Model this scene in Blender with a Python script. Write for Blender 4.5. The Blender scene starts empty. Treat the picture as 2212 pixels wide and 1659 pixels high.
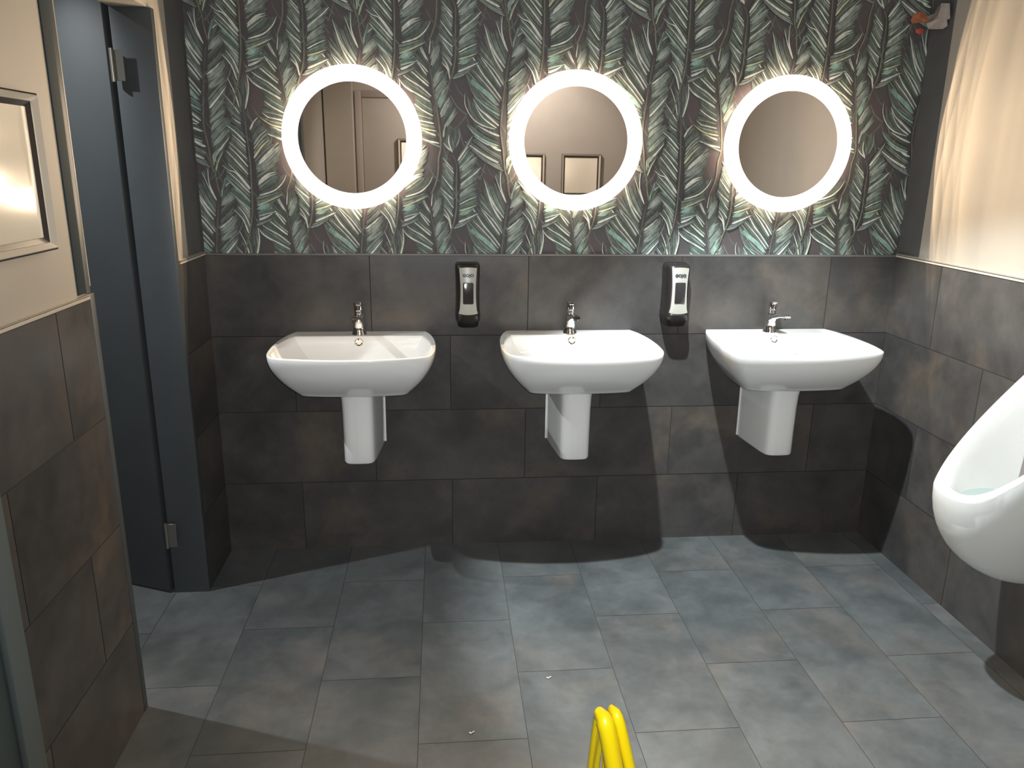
import bpy, bmesh, math, random
from mathutils import Vector, Matrix
random.seed(7)
SC = bpy.context.scene
COL = SC.collection
W = 2.663          # room width
YF = -3.5          # wall behind the camera
ZT = 1.194         # top of the tiled dado
ZC = 2.5           # ceiling

# ------------------------------------------------------------------ camera, light, exposure
cam_d = bpy.data.cameras.new('camera'); cam = bpy.data.objects.new('camera', cam_d); COL.objects.link(cam)
R_ = Vector((0.99603347, -0.08812405, 0.01230732)); U_ = Vector((0.01181546, 0.26808262, 0.96332347)); F_ = Vector((0.08819134, 0.959357, -0.26806049))
m = Matrix.Identity(4)
for i in range(3):
    m[i][0] = R_[i]; m[i][1] = U_[i]; m[i][2] = -F_[i]
m.translation = Vector((0.8639, -2.99218, 1.52612))
cam.matrix_world = m
cam_d.sensor_width = 36; cam_d.sensor_fit = 'HORIZONTAL'; cam_d.lens = 36*1697.37/2212
cam_d.clip_start = 0.02
SC.camera = cam
vs = SC.view_settings
vs.view_transform = 'Standard'; vs.look = 'None'; vs.exposure = 0.0; vs.gamma = 1.0; vs.use_curve_mapping = False
wd = bpy.data.worlds.new('world'); SC.world = wd; wd.use_nodes = True
wd.node_tree.nodes['Background'].inputs[0].default_value = (0.8, 0.85, 0.9, 1)
wd.node_tree.nodes['Background'].inputs[1].default_value = 0.02

def spot(name, loc, target, power, color, angle, blend, radius):
    d = bpy.data.lights.new(name, 'SPOT'); d.energy = power; d.color = color
    d.spot_size = math.radians(angle); d.spot_blend = blend; d.shadow_soft_size = radius
    o = bpy.data.objects.new(name, d); COL.objects.link(o); o.location = loc
    o.rotation_euler = (Vector(target)-Vector(loc)).to_track_quat('-Z', 'Y').to_euler()
    return o
def batwing(o):
    """LED strip behind frosted glass: throws most of its light out at a shallow angle."""
    d = o.data; d.use_nodes = True; nt = d.node_tree; N = nt.nodes; Lk = nt.links
    em = N['Emission']; tc = N.new('ShaderNodeTexCoord'); sp = N.new('ShaderNodeSeparateXYZ'); ab = N.new('ShaderNodeMath'); ab.operation = 'ABSOLUTE'
    Lk.new(tc.outputs['Normal'], sp.inputs[0]); Lk.new(sp.outputs['Z'], ab.inputs[0])
    mr = N.new('ShaderNodeMapRange'); mr.interpolation_type = 'SMOOTHSTEP'
    mr.inputs['From Min'].default_value = 0.345; mr.inputs['From Max'].default_value = 0.46
    mr.inputs['To Min'].default_value = 2.5; mr.inputs['To Max'].default_value = 1.0
    Lk.new(ab.outputs[0], mr.inputs['Value']); Lk.new(mr.outputs[0], em.inputs['Strength'])
WARM = (1.0, 0.75, 0.50)
# ceiling downlights: one over the basins, one by the entrance, one in the next room; the rear wall spot is an added fill
spot('downlight_basins', (1.38, -0.96, 2.47), (2.24, -0.60, 0.0), 320, (0.90, 0.98, 1.0), 64, 0.35, 0.018)
spot('downlight_entrance', (1.45, -2.55, 2.47), (1.5, -2.1, 0.0), 4, (1.0, 0.97, 0.92), 150, 0.8, 0.05)
spot('fill_rear_wall', (1.35, -2.92, 2.47), (1.30, -3.5, 1.45), 84, (1.0, 0.89, 0.82), 145, 0.6, 0.04)  # added fill, no known lamp: brightens the wall the mirrors reflect
spot('downlight_next_room', (-0.834, -0.64, 2.40), (0.10, -0.62, 0.0), 118, (0.92, 0.98, 1.0), 92, 1.0, 0.012)
# the photographer's phone light, just above the lens
spot('phone_flash', (0.875, -2.985, 1.545), (1.45, 0.0, 0.85), 114, (0.95, 0.98, 1.0), 112, 0.95, 0.004)
LEDP = 3.0
# ------------------------------------------------------------------ helpers
def link(o, parent=None):
    COL.objects.link(o)
    if parent: o.parent = parent
    return o
def tag(o, label=None, cat=None, group=None, kind=None):
    if label: o['label'] = label
    if cat: o['category'] = cat
    if group: o['group'] = group
    if kind: o['kind'] = kind
    return o
def empty(name, loc, rz=0.0):
    o = bpy.data.objects.new(name, None); o.empty_display_size = 0.05
    o.location = loc; o.rotation_euler = (0, 0, rz); return link(o)
def mk(name, bm, mat, parent=None, smooth=40, mats=None):
    bmesh.ops.recalc_face_normals(bm, faces=bm.faces) if smooth is not False else None
    me = bpy.data.meshes.new(name); bm.to_mesh(me); bm.free()
    for mm in (mats or [mat]): me.materials.append(mm)
    if smooth:
        me.polygons.foreach_set('use_smooth', [True]*len(me.polygons))
        me.set_sharp_from_angle(angle=math.radians(smooth))
    return link(bpy.data.objects.new(name, me), parent)
def box(bm, x0, x1, y0, y1, z0, z1, bevel=0.0, seg=2, mi=0):
    r = bmesh.ops.create_cube(bm, size=1.0)
    for v in r['verts']:
        v.co = Vector(((x0+x1)/2+v.co.x*(x1-x0), (y0+y1)/2+v.co.y*(y1-y0), (z0+z1)/2+v.co.z*(z1-z0)))
    fs = set(f for v in r['verts'] for f in v.link_faces)
    for f in fs: f.material_index = mi
    if bevel:
        es = set(e for v in r['verts'] for e in v.link_edges)
        bmesh.ops.bevel(bm, geom=list(es), offset=bevel, segments=seg, affect='EDGES', profile=0.5)
    return bm
def loft(bm, rings, cap0=True, cap1=True, closed=True, mi=0):
    vr = [[bm.verts.new(p) for p in r] for r in rings]
    n = len(vr[0])
    for a, b in zip(vr[:-1], vr[1:]):
        for i in range(n if closed else n-1):
            f = bm.faces.new((a[i], a[(i+1) % n], b[(i+1) % n], b[i])); f.material_index = mi
    if cap0: bm.faces.new(vr[0][::-1]).material_index = mi
    if cap1: bm.faces.new(vr[-1]).material_index = mi
    return vr
def frame_axes(d):
    d = d.normalized(); a = Vector((0, 0, 1)) if abs(d.z) < 0.9 else Vector((0, 1, 0))
    u = d.cross(a).normalized(); return u, d.cross(u).normalized()
def tube(bm, pts, rad, n=12, caps=True, closed=False, mi=0, flat=1.0):
    pts = [Vector(p) for p in pts]; N = len(pts); rings = []
    u = None
    for i, p in enumerate(pts):
        if closed: d = pts[(i+1) % N]-pts[i-1]
        else: d = pts[min(i+1, N-1)]-pts[max(i-1, 0)]
        d.normalize()
        if u is None: u, _ = frame_axes(d)
        else: u = (u-d*u.dot(d)).normalized()
        w = d.cross(u)
        r = rad[i] if isinstance(rad, (list, tuple)) else rad
        rings.append([p+(u*math.cos(2*math.pi*k/n)+w*math.sin(2*math.pi*k/n)*flat)*r for k in range(n)])
    if closed:
        vr = [[bm.verts.new(p) for p in r] for r in rings]
        for i in range(N):
            a, b = vr[i], vr[(i+1) % N]
            for k in range(n): bm.faces.new((a[k], a[(k+1) % n], b[(k+1) % n], b[k])).material_index = mi
    else: loft(bm, rings, caps, caps, mi=mi)
def lathe(bm, prof, origin, axis, n=32, cap0=True, cap1=True, mi=0):
    u, w = frame_axes(Vector(axis)); a = Vector(axis).normalized(); o = Vector(origin)
    loft(bm, [[o+a*h+(u*math.cos(2*math.pi*k/n)+w*math.sin(2*math.pi*k/n))*r for k in range(n)] for r, h in prof], cap0, cap1, mi=mi)
def catmull(pts, sub):
    out = []
    for i in range(len(pts)-1):
        p0 = Vector(pts[max(i-1, 0)]); p1 = Vector(pts[i]); p2 = Vector(pts[i+1]); p3 = Vector(pts[min(i+2, len(pts)-1)])
        for k in range(sub):
            t = k/sub
            out.append(0.5*((2*p1)+(p2-p0)*t+(2*p0-5*p1+4*p2-p3)*t*t+(3*p1-p0-3*p2+p3)*t**3))
    out.append(Vector(pts[-1])); return out
def copy_tree(o, parent=None):
    c = o.copy(); COL.objects.link(c)
    if parent: c.parent = parent
    for ch in list(o.children):
        copy_tree(ch, c)
    return c

# ------------------------------------------------------------------ materials
def base_mat(name, color=(0.5, 0.5, 0.5), rough=0.5, metal=0.0, spec=0.5, coat=0.0, noise=0.0, nscale=20):
    mt = bpy.data.materials.new(name); mt.use_nodes = True; nt = mt.node_tree
    b = nt.nodes['Principled BSDF']
    b.inputs['Base Color'].default_value = (*color, 1); b.inputs['Roughness'].default_value = rough
    b.inputs['Metallic'].default_value = metal; b.inputs['Specular IOR Level'].default_value = spec
    if coat: b.inputs['Coat Weight'].default_value = coat; b.inputs['Coat Roughness'].default_value = 0.05
    if noise:
        tc = nt.nodes.new('ShaderNodeTexCoord'); n = nt.nodes.new('ShaderNodeTexNoise'); n.inputs['Scale'].default_value = nscale; n.inputs['Detail'].default_value = 4
        nt.links.new(tc.outputs['Object'], n.inputs['Vector'])
        r = nt.nodes.new('ShaderNodeValToRGB')
        r.color_ramp.elements[0].position = 0.3; r.color_ramp.elements[1].position = 0.7
        r.color_ramp.elements[0].color = (*[c*(1-noise) for c in color], 1); r.color_ramp.elements[1].color = (*[min(1, c*(1+noise)) for c in color], 1)
        nt.links.new(n.outputs['Fac'], r.inputs['Fac']); nt.links.new(r.outputs['Color'], b.inputs['Base Color'])
    return mt
def emit_mat(name, color, s):
    mt = bpy.data.materials.new(name); mt.use_nodes = True; b = mt.node_tree.nodes['Principled BSDF']
    b.inputs['Base Color'].default_value = (0.8, 0.8, 0.8, 1)
    b.inputs['Emission Color'].default_value = (*color, 1); b.inputs['Emission Strength'].default_value = s
    return mt
def tile_mat(name, c_dark, c_mid, c_warm, rough, grout):
    """concrete look porcelain: clouds of grey with brownish patches; each tile shifts the pattern (attribute tid)."""
    mt = bpy.data.materials.new(name); mt.use_nodes = True; nt = mt.node_tree; N = nt.nodes; Lk = nt.links
    b = N['Principled BSDF']
    tc = N.new('ShaderNodeTexCoord'); at = N.new('ShaderNodeAttribute'); at.attribute_name = 'tid'
    sc = N.new('ShaderNodeVectorMath'); sc.operation = 'SCALE'; sc.inputs['Scale'].default_value = 37.0
    ad = N.new('ShaderNodeVectorMath'); ad.operation = 'ADD'
    Lk.new(at.outputs['Vector'], sc.inputs[0]); Lk.new(tc.outputs['Object'], ad.inputs[0]); Lk.new(sc.outputs['Vector'], ad.inputs[1])
    def noise(scale, det, rgh, dist=0.0):
        n = N.new('ShaderNodeTexNoise'); n.inputs['Scale'].default_value = scale; n.inputs['Detail'].default_value = det; n.inputs['Roughness'].default_value = rgh; n.inputs['Distortion'].default_value = dist
        Lk.new(ad.outputs['Vector'], n.inputs['Vector']); return n
    def ramp(src, p0, p1):
        r = N.new('ShaderNodeMapRange'); r.inputs['From Min'].default_value = p0; r.inputs['From Max'].default_value = p1; r.interpolation_type = 'SMOOTHSTEP'
        Lk.new(src, r.inputs['Value']); return r
    def mix(fac, a, bb):
        x = N.new('ShaderNodeMix'); x.data_type = 'RGBA'; Lk.new(fac, x.inputs['Factor'])
        for s, v in (('A', a), ('B', bb)):
            if isinstance(v, tuple): x.inputs[s if False else (6 if s == 'A' else 7)].default_value = (*v, 1)
            else: Lk.new(v, x.inputs[6 if s == 'A' else 7])
        return x.outputs[2]
    n1 = noise(3.8, 6, 0.60, 0.3); n2 = noise(9.0, 7, 0.62, 0.4); n3 = noise(45, 3, 0.6)
    c = mix(ramp(n1.outputs['Fac'], 0.30, 0.72).outputs[0], c_dark, c_mid)
    w = noise(3.2, 5, 0.58, 0.4)
    c = mix(ramp(w.outputs['Fac'], 0.46, 0.84).outputs[0], c, c_warm)
    mul = N.new('ShaderNodeMapRange'); mul.inputs['From Min'].default_value = 0.3; mul.inputs['From Max'].default_value = 0.7; mul.inputs['To Min'].default_value = 0.86; mul.inputs['To Max'].default_value = 1.14
    Lk.new(n2.outputs['Fac'], mul.inputs['Value'])
    mul3 = N.new('ShaderNodeMapRange'); mul3.inputs['From Min'].default_value = 0.3; mul3.inputs['From Max'].default_value = 0.7; mul3.inputs['To Min'].default_value = 0.95; mul3.inputs['To Max'].default_value = 1.05
    Lk.new(n3.outputs['Fac'], mul3.inputs['Value'])
    mm = N.new('ShaderNodeMath'); mm.operation = 'MULTIPLY'; Lk.new(mul.outputs[0], mm.inputs[0]); Lk.new(mul3.outputs[0], mm.inputs[1])
    vm = N.new('ShaderNodeVectorMath'); vm.operation = 'SCALE'; Lk.new(c, vm.inputs[0]); Lk.new(mm.outputs[0], vm.inputs['Scale'])
    Lk.new(vm.outputs['Vector'], b.inputs['Base Color'])
    rr = N.new('ShaderNodeMapRange'); rr.inputs['From Min'].default_value = 0.3; rr.inputs['From Max'].default_value = 0.7; rr.inputs['To Min'].default_value = rough-0.06; rr.inputs['To Max'].default_value = rough+0.08
    Lk.new(n2.outputs['Fac'], rr.inputs['Value']); Lk.new(rr.outputs[0], b.inputs['Roughness'])
    b.inputs['Specular IOR Level'].default_value = 0.5
    bp = N.new('ShaderNodeBump'); bp.inputs['Strength'].default_value = 0.06; bp.inputs['Distance'].default_value = 0.002
    Lk.new(n2.outputs['Fac'], bp.inputs['Height']); Lk.new(bp.outputs['Normal'], b.inputs['Normal'])
    return mt
M = {}
M['wtile'] = tile_mat('wall_tile', (0.045, 0.0445, 0.045), (0.080, 0.074, 0.070), (0.124, 0.098, 0.076), 0.36, 0)
M['ftile'] = tile_mat('floor_tile', (0.070, 0.078, 0.080), (0.118, 0.127, 0.128), (0.150, 0.135, 0.122), 0.42, 0)
M['grout'] = base_mat('grout', (0.028, 0.027, 0.027), 0.9)
M['fgrout'] = base_mat('floor_grout', (0.045, 0.046, 0.047), 0.9)
M['cream'] = base_mat('cream_paint', (0.385, 0.355, 0.31), 0.55, noise=0.03, nscale=6)
M['cstrip'] = base_mat('dark_corner_strip', (0.085, 0.088, 0.092), 0.6, noise=0.08, nscale=12)  # plain dark strips up the side walls beside the back corners
M['beige'] = base_mat('beige_gloss', (0.33, 0.29, 0.26), 0.4)
M['glow'] = emit_mat('bloom_rim', (1.0, 0.72, 0.52), 13.0)  # added glowing band; its halo on the wallpaper imitates lens bloom
M['band'] = base_mat('dark_teal_band', (0.026, 0.040, 0.046), 0.7, spec=0.2)
M['ceil'] = base_mat('ceiling_paint', (0.34, 0.33, 0.31), 0.8, noise=0.02)
M['slate'] = base_mat('slate_blue_paint', (0.060, 0.069, 0.075), 0.42, noise=0.05, nscale=9)
M['slate2'] = base_mat('door_leaf_paint', (0.050, 0.056, 0.060), 0.45, noise=0.05, nscale=7)
M['teal'] = base_mat('teal_paint', (0.060, 0.090, 0.100), 0.5, noise=0.08, nscale=8)
M['trim'] = base_mat('tile_trim', (0.55, 0.50, 0.42), 0.28, 0.0, coat=0.3)
M['trimg'] = base_mat('grey_trim', (0.16, 0.155, 0.15), 0.4)
M['ceramic'] = base_mat('white_ceramic', (0.92, 0.93, 0.92), 0.10, coat=0.6)
M['chrome'] = base_mat('chrome', (0.82, 0.82, 0.84), 0.08, 1.0)
M['steel'] = base_mat('hinge_steel', (0.45, 0.44, 0.40), 0.38, 1.0)
M['silver'] = base_mat('frame_aluminium', (0.84, 0.78, 0.68), 0.25, 0.45)
M['black'] = base_mat('black_plastic', (0.018, 0.015, 0.015), 0.32)
M['dgrey'] = base_mat('dark_window_plastic', (0.035, 0.032, 0.033), 0.12, coat=0.4)
M['plate'] = base_mat('silver_grey_plastic', (0.46, 0.46, 0.42), 0.34, 0.15, noise=0.02)
M['logo'] = base_mat('logo_blue_grey', (0.06, 0.075, 0.10), 0.25, 0.3)
M['paper'] = base_mat('white_print', (0.80, 0.74, 0.62), 0.16, coat=1.0)
M['paper'].node_tree.nodes['Principled BSDF'].inputs['Coat IOR'].default_value = 2.0
M['paper'].node_tree.nodes['Principled BSDF'].inputs['Coat Roughness'].default_value = 0.10
M['mirror'] = base_mat('mirror_glass', (0.92, 0.90, 0.89), 0.015, 1.0)
M['mbody'] = base_mat('mirror_housing', (0.55, 0.55, 0.53), 0.45)
M['ring'] = emit_mat('frosted_light_ring', (1.0, 0.93, 0.88), 1.3)
M['yellow'] = base_mat('yellow_plastic', (0.86, 0.66, 0.005), 0.28, coat=0.3)
M['drain'] = base_mat('rubber_screen', (0.30, 0.36, 0.34), 0.6)
M['arch'] = base_mat('architrave_paint', (0.115, 0.145, 0.150), 0.5)
M['plaster'] = base_mat('torn_backing', (0.42, 0.38, 0.36), 0.9, noise=0.12, nscale=60)
M['orange'] = base_mat('orange_scrap', (0.36, 0.13, 0.06), 0.8, noise=0.2, nscale=60)
M['red'] = base_mat('red_scrap', (0.45, 0.09, 0.06), 0.8, noise=0.1, nscale=60)

# ------------------------------------------------------------------ tiled surfaces
ROWS = (0.0, 0.290, 0.588, 0.889, ZT)
GAP = 0.0016
def tiled(bm, o, du, dv, n, u0, u1, rows, joints, holes=None):
    """flat tiles on a plane: o origin, du/dv unit vectors, n normal; grout sits 1.2 mm lower."""
    tid = bm.loops.layers.color.get('tid') or bm.loops.layers.color.new('tid')
    o = Vector(o); du = Vector(du); dv = Vector(dv); n = Vector(n)
    def q(a, b, c, d, off, mi, col):
        ps = [o+du*x+dv*y+n*off for x, y in ((a, c), (b, c), (b, d), (a, d))]
        f = bm.faces.new([bm.verts.new(p) for p in ps]); f.material_index = mi
        f.normal_update()
        if f.normal.dot(n) < 0: f.normal_flip()
        for lp in f.loops: lp[tid] = col
        return f
    q(u0, u1, rows[0], rows[-1], -0.0012, 1, (0, 0, 0, 1))
    for i in range(len(rows)-1):
        j, stp = joints[i % len(joints)]
        k = math.floor((u0-j)/stp)-1
        while True:
            a = j+stp*k; b = a+stp; k += 1
            if a > u1: break
            a = max(a, u0-GAP); b = min(b, u1+GAP)
            if b-a < 0.006: continue
            q(a+GAP, b-GAP, rows[i]+(GAP if i else 0), rows[i+1]-(GAP if i < len(rows)-2 else 0), 0.0, 0,
              (random.random(), random.random(), random.random(), 1))
def quad(bm, ps, n, mi=0):
    f = bm.faces.new([bm.verts.new(p) for p in ps]); f.material_index = mi; f.normal_update()
    if f.normal.dot(Vector(n)) < 0: f.normal_flip()
    return f
TM = [M['wtile'], M['grout'], M['cream'], M['trim'], M['trimg'], M['slate'], M['cstrip']]

# floor (covers the next room too, seen through the doorway)
bm = bmesh.new()
FX0, FW, FYC, FL = 0.7861, 0.30186, -0.58333, 0.5907
tid = bm.loops.layers.color.new('tid')
def ftile(a, b, c, d):
    f = quad(bm, [(a, c, 0), (b, c, 0), (b, d, 0), (a, d, 0)], (0, 0, 1), 0)
    col = (random.random(), random.random(), random.random(), 1)
    for lp in f.loops: lp[tid] = col
quad(bm, [(-1.6, -3.5, -0.0012), (W+0.02, -3.5, -0.0012), (W+0.02, 0.8, -0.0012), (-1.6, 0.8, -0.0012)], (0, 0, 1), 1)
for k in range(-8, 7):
    a = FX0+FW*k; b = a+FW
    a = max(a, -1.6); b = min(b, W+0.01)
    if b-a < 0.004: continue
    ph = 0.0 if k % 2 == 0 else 0.5
    y = FYC+FL*3-FL*ph
    while y > -3.5:
        c = max(y-FL, -3.5); top = min(y, 0.8)
        if top > c+0.004:
            ftile(a+GAP*0.6, b-GAP*0.6, c+GAP*0.5, top-GAP*0.5)
        y -= FL
tag(mk('floor', bm, None, smooth=False, mats=[M['ftile'], M['fgrout']]), kind='structure')
# small scraps on the floor
# ceiling
bm = bmesh.new(); quad(bm, [(-1.6, -3.5, ZC), (W+0.02, -3.5, ZC), (W+0.02, 0.8, ZC), (-1.6, 0.8, ZC)], (0, 0, -1))
tag(mk('ceiling', bm, M['ceil'], smooth=False), kind='structure')

# ---- right wall: tiles to 1.194 m, cream paint 1 cm further back above
bm = bmesh.new()
tiled(bm, (W, 0, 0), (0, -1, 0), (0, 0, 1), (-1, 0, 0), 0, 3.5, ROWS, ((0.0, 0.6), (0.30, 0.6)))
quad(bm, [(W+0.01, 0.01, ZT), (W+0.01, -3.5, ZT), (W+0.01, -3.5, ZC), (W+0.01, 0.01, ZC)], (-1, 0, 0), 2)
box(bm, W-0.003, W+0.011, -3.5, 0.0, ZT, ZT+0.010, 0.002, 2, 3)
box(bm, W-0.004, W+0.011, -3.5, 0.0, ZT+0.0105, ZT+0.014, 0.001, 1, 3)
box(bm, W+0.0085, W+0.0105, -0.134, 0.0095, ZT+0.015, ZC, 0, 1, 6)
tag(mk('wall_right', bm, None, smooth=False, mats=TM), kind='structure')

# ---- left wall: return by the basins, doorway, pier, second doorway, rest
DY0, DY1, DZ = -0.315, -0.965, 1.972
EY0, EY1 = -1.492, -2.35
bm = bmesh.new()
tiled(bm, (0, 0, 0), (0, -1, 0), (0, 0, 1), (1, 0, 0), 0, 0.292, ROWS, ((0.0, 0.6), (0.0, 0.6)))
quad(bm, [(0, -0.292, 0), (-0.01, -0.292, 0), (-0.01, -0.292, ZT), (0, -0.292, ZT)], (0, -1, 0), 1)
tiled(bm, (0, -0.985, 0), (0, -1, 0), (0, 0, 1), (1, 0, 0), 0, -EY0-0.985, ROWS, ((-0.12, 0.6), (0.18, 0.6)))
quad(bm, [(0, -0.985, 0), (-0.01, -0.985, 0), (-0.01, -0.985, ZT), (0, -0.985, ZT)], (0, 1, 0), 1)
quad(bm, [(0, EY0, 0), (-0.01, EY0, 0), (-0.01, EY0, ZT), (0, EY0, ZT)], (0, -1, 0), 1)
tiled(bm, (0, EY1-0.07, 0), (0, -1, 0), (0, 0, 1), (1, 0, 0), 0, 3.5+EY1-0.07, ROWS, ((0.1, 0.6), (0.4, 0.6)))
X = -0.010
for a, b, c, d in ((0.01, DY0, 0, ZC), (DY1, EY0, 0, ZC), (EY1, -3.5, 0, ZC), (DY0, DY1, DZ, ZC), (EY0, EY1, 2.02, ZC)):
    box(bm, X-0.11, X, b, a, c, d, 0, 1, 2)
for a, b in ((0, -0.292), (-0.985, EY0), (EY1-0.07, -3.5)):
    box(bm, -0.011, 0.003, b, a, ZT, ZT+0.010, 0.002, 2, 3)
    box(bm, -0.011, 0.004, b, a, ZT+0.0105, ZT+0.014, 0.001, 1, 3)
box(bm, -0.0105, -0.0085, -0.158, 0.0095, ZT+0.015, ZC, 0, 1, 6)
tag(mk('wall_left', bm, None, smooth=False, mats=TM), kind='structure')

# ---- wall behind the photographer
bm = bmesh.new()
tiled(bm, (0, YF, 0), (1, 0, 0), (0, 0, 1), (0, 1, 0), 0, W, ROWS, ((0.1, 0.6), (0.4, 0.6)))
quad(bm, [(-1.6, YF-0.01, 0), (W+0.02, YF-0.01, 0), (W+0.02, YF-0.01, ZC), (-1.6, YF-0.01, ZC)], (0, 1, 0), 2)
box(bm, 0, W, YF-0.011, YF+0.004, ZT, ZT+0.012, 0.002, 2, 3)
tag(mk('wall_front', bm, None, smooth=False, mats=TM), kind='structure')
bm = bmesh.new(); box(bm, 0.001, 0.215, YF+0.001, YF+0.10, 0, ZC-0.001, 0.003)
tag(mk('trim_1', bm, M['cream'], smooth=False), kind='structure')

# ---- next room shell
bm = bmesh.new()
for ps, n in (([(-1.6, -3.5, 0), (-1.6, 0.8, 0), (-1.6, 0.8, ZC), (-1.6, -3.5, ZC)], (1, 0, 0)), ([(-1.6, 0.8, 0), (-0.01, 0.8, 0), (-0.01, 0.8, ZC), (-1.6, 0.8, ZC)], (0, -1, 0)),
              ([(-0.01, 0.8, 0), (-0.01, 0.012, 0), (-0.01, 0.012, ZC), (-0.01, 0.8, ZC)], (-1, 0, 0))):
    quad(bm, ps, n)
tag(mk('wall_next_room', bm, M['cream'], smooth=False), kind='structure')

# ---- doorway lining, door leaf and hinges
root = tag(empty('door_1', (-0.125, DY0, 0)), kind='structure')
def loc_bm(bm, o):
    bmesh.ops.translate(bm, vec=-Vector(o), verts=bm.verts); return bm
O = (-0.125, DY0, 0)
bm = bmesh.new()
box(bm, -0.122, 0.001, DY0-0.006, DY0+0.022, 0, DZ, 0.002)            # far jamb
box(bm, -0.122, -0.006, DY1-0.018, DY1+0.006, 0, DZ, 0.002)            # near jamb
box(bm, -0.010, 0.002, DY1-0.019, DY1+0.005, 0, ZT+0.014, 0.002)
mk('door_frame', loc_bm(bm, O), M['slate'], root)
bm = bmesh.new(); box(bm, -0.009, -0.0055, DY1+0.0045, DY1+0.0085, ZT+0.03, 1.96, 0.001)
mk('edge_highlight', loc_bm(bm, O), M['trim'], root)  # pale strip: the highlight on the lining's corner edge put into colour
bm = bmesh.new(); box(bm, -0.012, -0.0065, DY1-0.060, DY1+0.004, ZT+0.016, ZC-0.01, 0.001)
mk('painted_band', loc_bm(bm, O), M['band'], root)
# leaf, opened about 113 degrees into the next room
ang = math.atan2(0.063, -0.145)
dx = Vector((math.cos(ang), math.sin(ang), 0)); nx = Vector((-dx.y, dx.x, 0))
if nx.y > 0: nx = -nx
hp = Vector((-0.1405, -0.325, 0))
bm = bmesh.new(); box(bm, 0, 0.70, 0, 0.036, 0.008, 2.04, 0.002)
mt_ = Matrix(((dx.x, -nx.x, 0, hp.x), (dx.y, -nx.y, 0, hp.y), (0, 0, 1, 0), (0, 0, 0, 1)))
bmesh.ops.transform(bm, matrix=mt_, verts=bm.verts)
leaf = mk('door_leaf', loc_bm(bm, O), M['slate2'], root)
for zc in (0.235, 1.805):
    bm = bmesh.new()
    box(bm, -0.119, -0.090, DY0-0.0205, DY0-0.0185, zc-0.045, zc+0.045, 0.0005, 1)
    tube(bm, [(-0.1245, DY0-0.020, zc-0.048), (-0.1245, DY0-0.020, zc+0.048)], 0.0055, 12)
    mk('hinge', loc_bm(bm, O), M['steel'], root)

# second doorway on the left wall
root = tag(empty('door_2', (0, EY0, 0)), kind='structure'); O = (0, EY0, 0)
bm = bmesh.new()
box(bm, -0.010, 0.004, EY0-0.066, EY0-0.0005, 0, 2.05, 0.003)
box(bm, -0.010, 0.004, EY1-0.069, EY1, 0, 2.05, 0.003)
box(bm, -0.010, 0.004, EY1-0.069, EY0-0.0005, 2.02, 2.085, 0.003)
mk('door_frame', loc_bm(bm, O), M['arch'], root)
bm = bmesh.new(); box(bm, -0.048, -0.008, EY1+0.001, EY0-0.067, 0.006, 2.018, 0.002)
mk('door_leaf', loc_bm(bm, O), M['teal'], root)
bm = bmesh.new(); tube(bm, [(-0.007, EY1+0.07, 1.02), (0.035, EY1+0.07, 1.02), (0.042, EY1+0.085, 1.02), (0.042, EY1+0.17, 1.02)], 0.009, 12)
mk('door_handle', loc_bm(bm, O), M['steel'], root)

# door on the wall behind the photographer (seen in the left mirror)
root = tag(empty('door_3', (0.62, YF, 0)), kind='structure'); O = (0.62, YF, 0)
bm = bmesh.new()
box(bm, 0.225, 0.275, YF+0.0005, YF+0.022, 0, 2.06, 0.003); box(bm, 1.02, 1.07, YF+0.0005, YF+0.022, 0, 2.06, 0.003)
box(bm, 0.2755, 1.0195, YF+0.0005, YF+0.022, 2.01, 2.06, 0.003)
mk('door_frame', loc_bm(bm, O), M['beige'], root)
bm = bmesh.new(); box(bm, 0.278, 1.017, YF+0.0005, YF+0.014, 0.006, 2.006, 0.002)
mk('door_leaf', loc_bm(bm, O), M['cream'], root)

# ------------------------------------------------------------------ basin wall with palm leaf wallpaper
bm = bmesh.new()
tiled(bm, (0, 0, 0), (1, 0, 0), (0, 0, 1), (0, -1, 0), 0, W, ROWS, ((0.299, 0.6), (0.595, 0.6), (0.296, 0.6), (0.597, 0.6)))
box(bm, 0, W, -0.001, 0.011, ZT+0.0005, ZT+0.008, 0.001, 1, 4)
tag(mk('wall_back', bm, None, smooth=False, mats=TM), kind='structure')
ST= [(1,[(1117,1906),(1110,1868),(1101,1801),(1095,1749),(1087,1651),(1096,1583),(1104,1508),(1113,1483),(1118,1438),(1126,1405)]),(2,[(1749,1725),(1756,1678),(1758,1621),(1763,1534),(1762,1444),(1760,1371),(1751,1310),(1744,1278),(1726,1218),(1721,1190)]),(3,[(1875,1897),(1885,1844),(1893,1794),(1902,1749),(1911,1681),(1919,1595),(1910,1549),(1908,1506),(1902,1470),(1883,1422)]),(4,[(910,1560),(925,1529),(924,1466),(924,1378),(916,1325),(904,1289),(892,1253),(881,1215)])]
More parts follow.
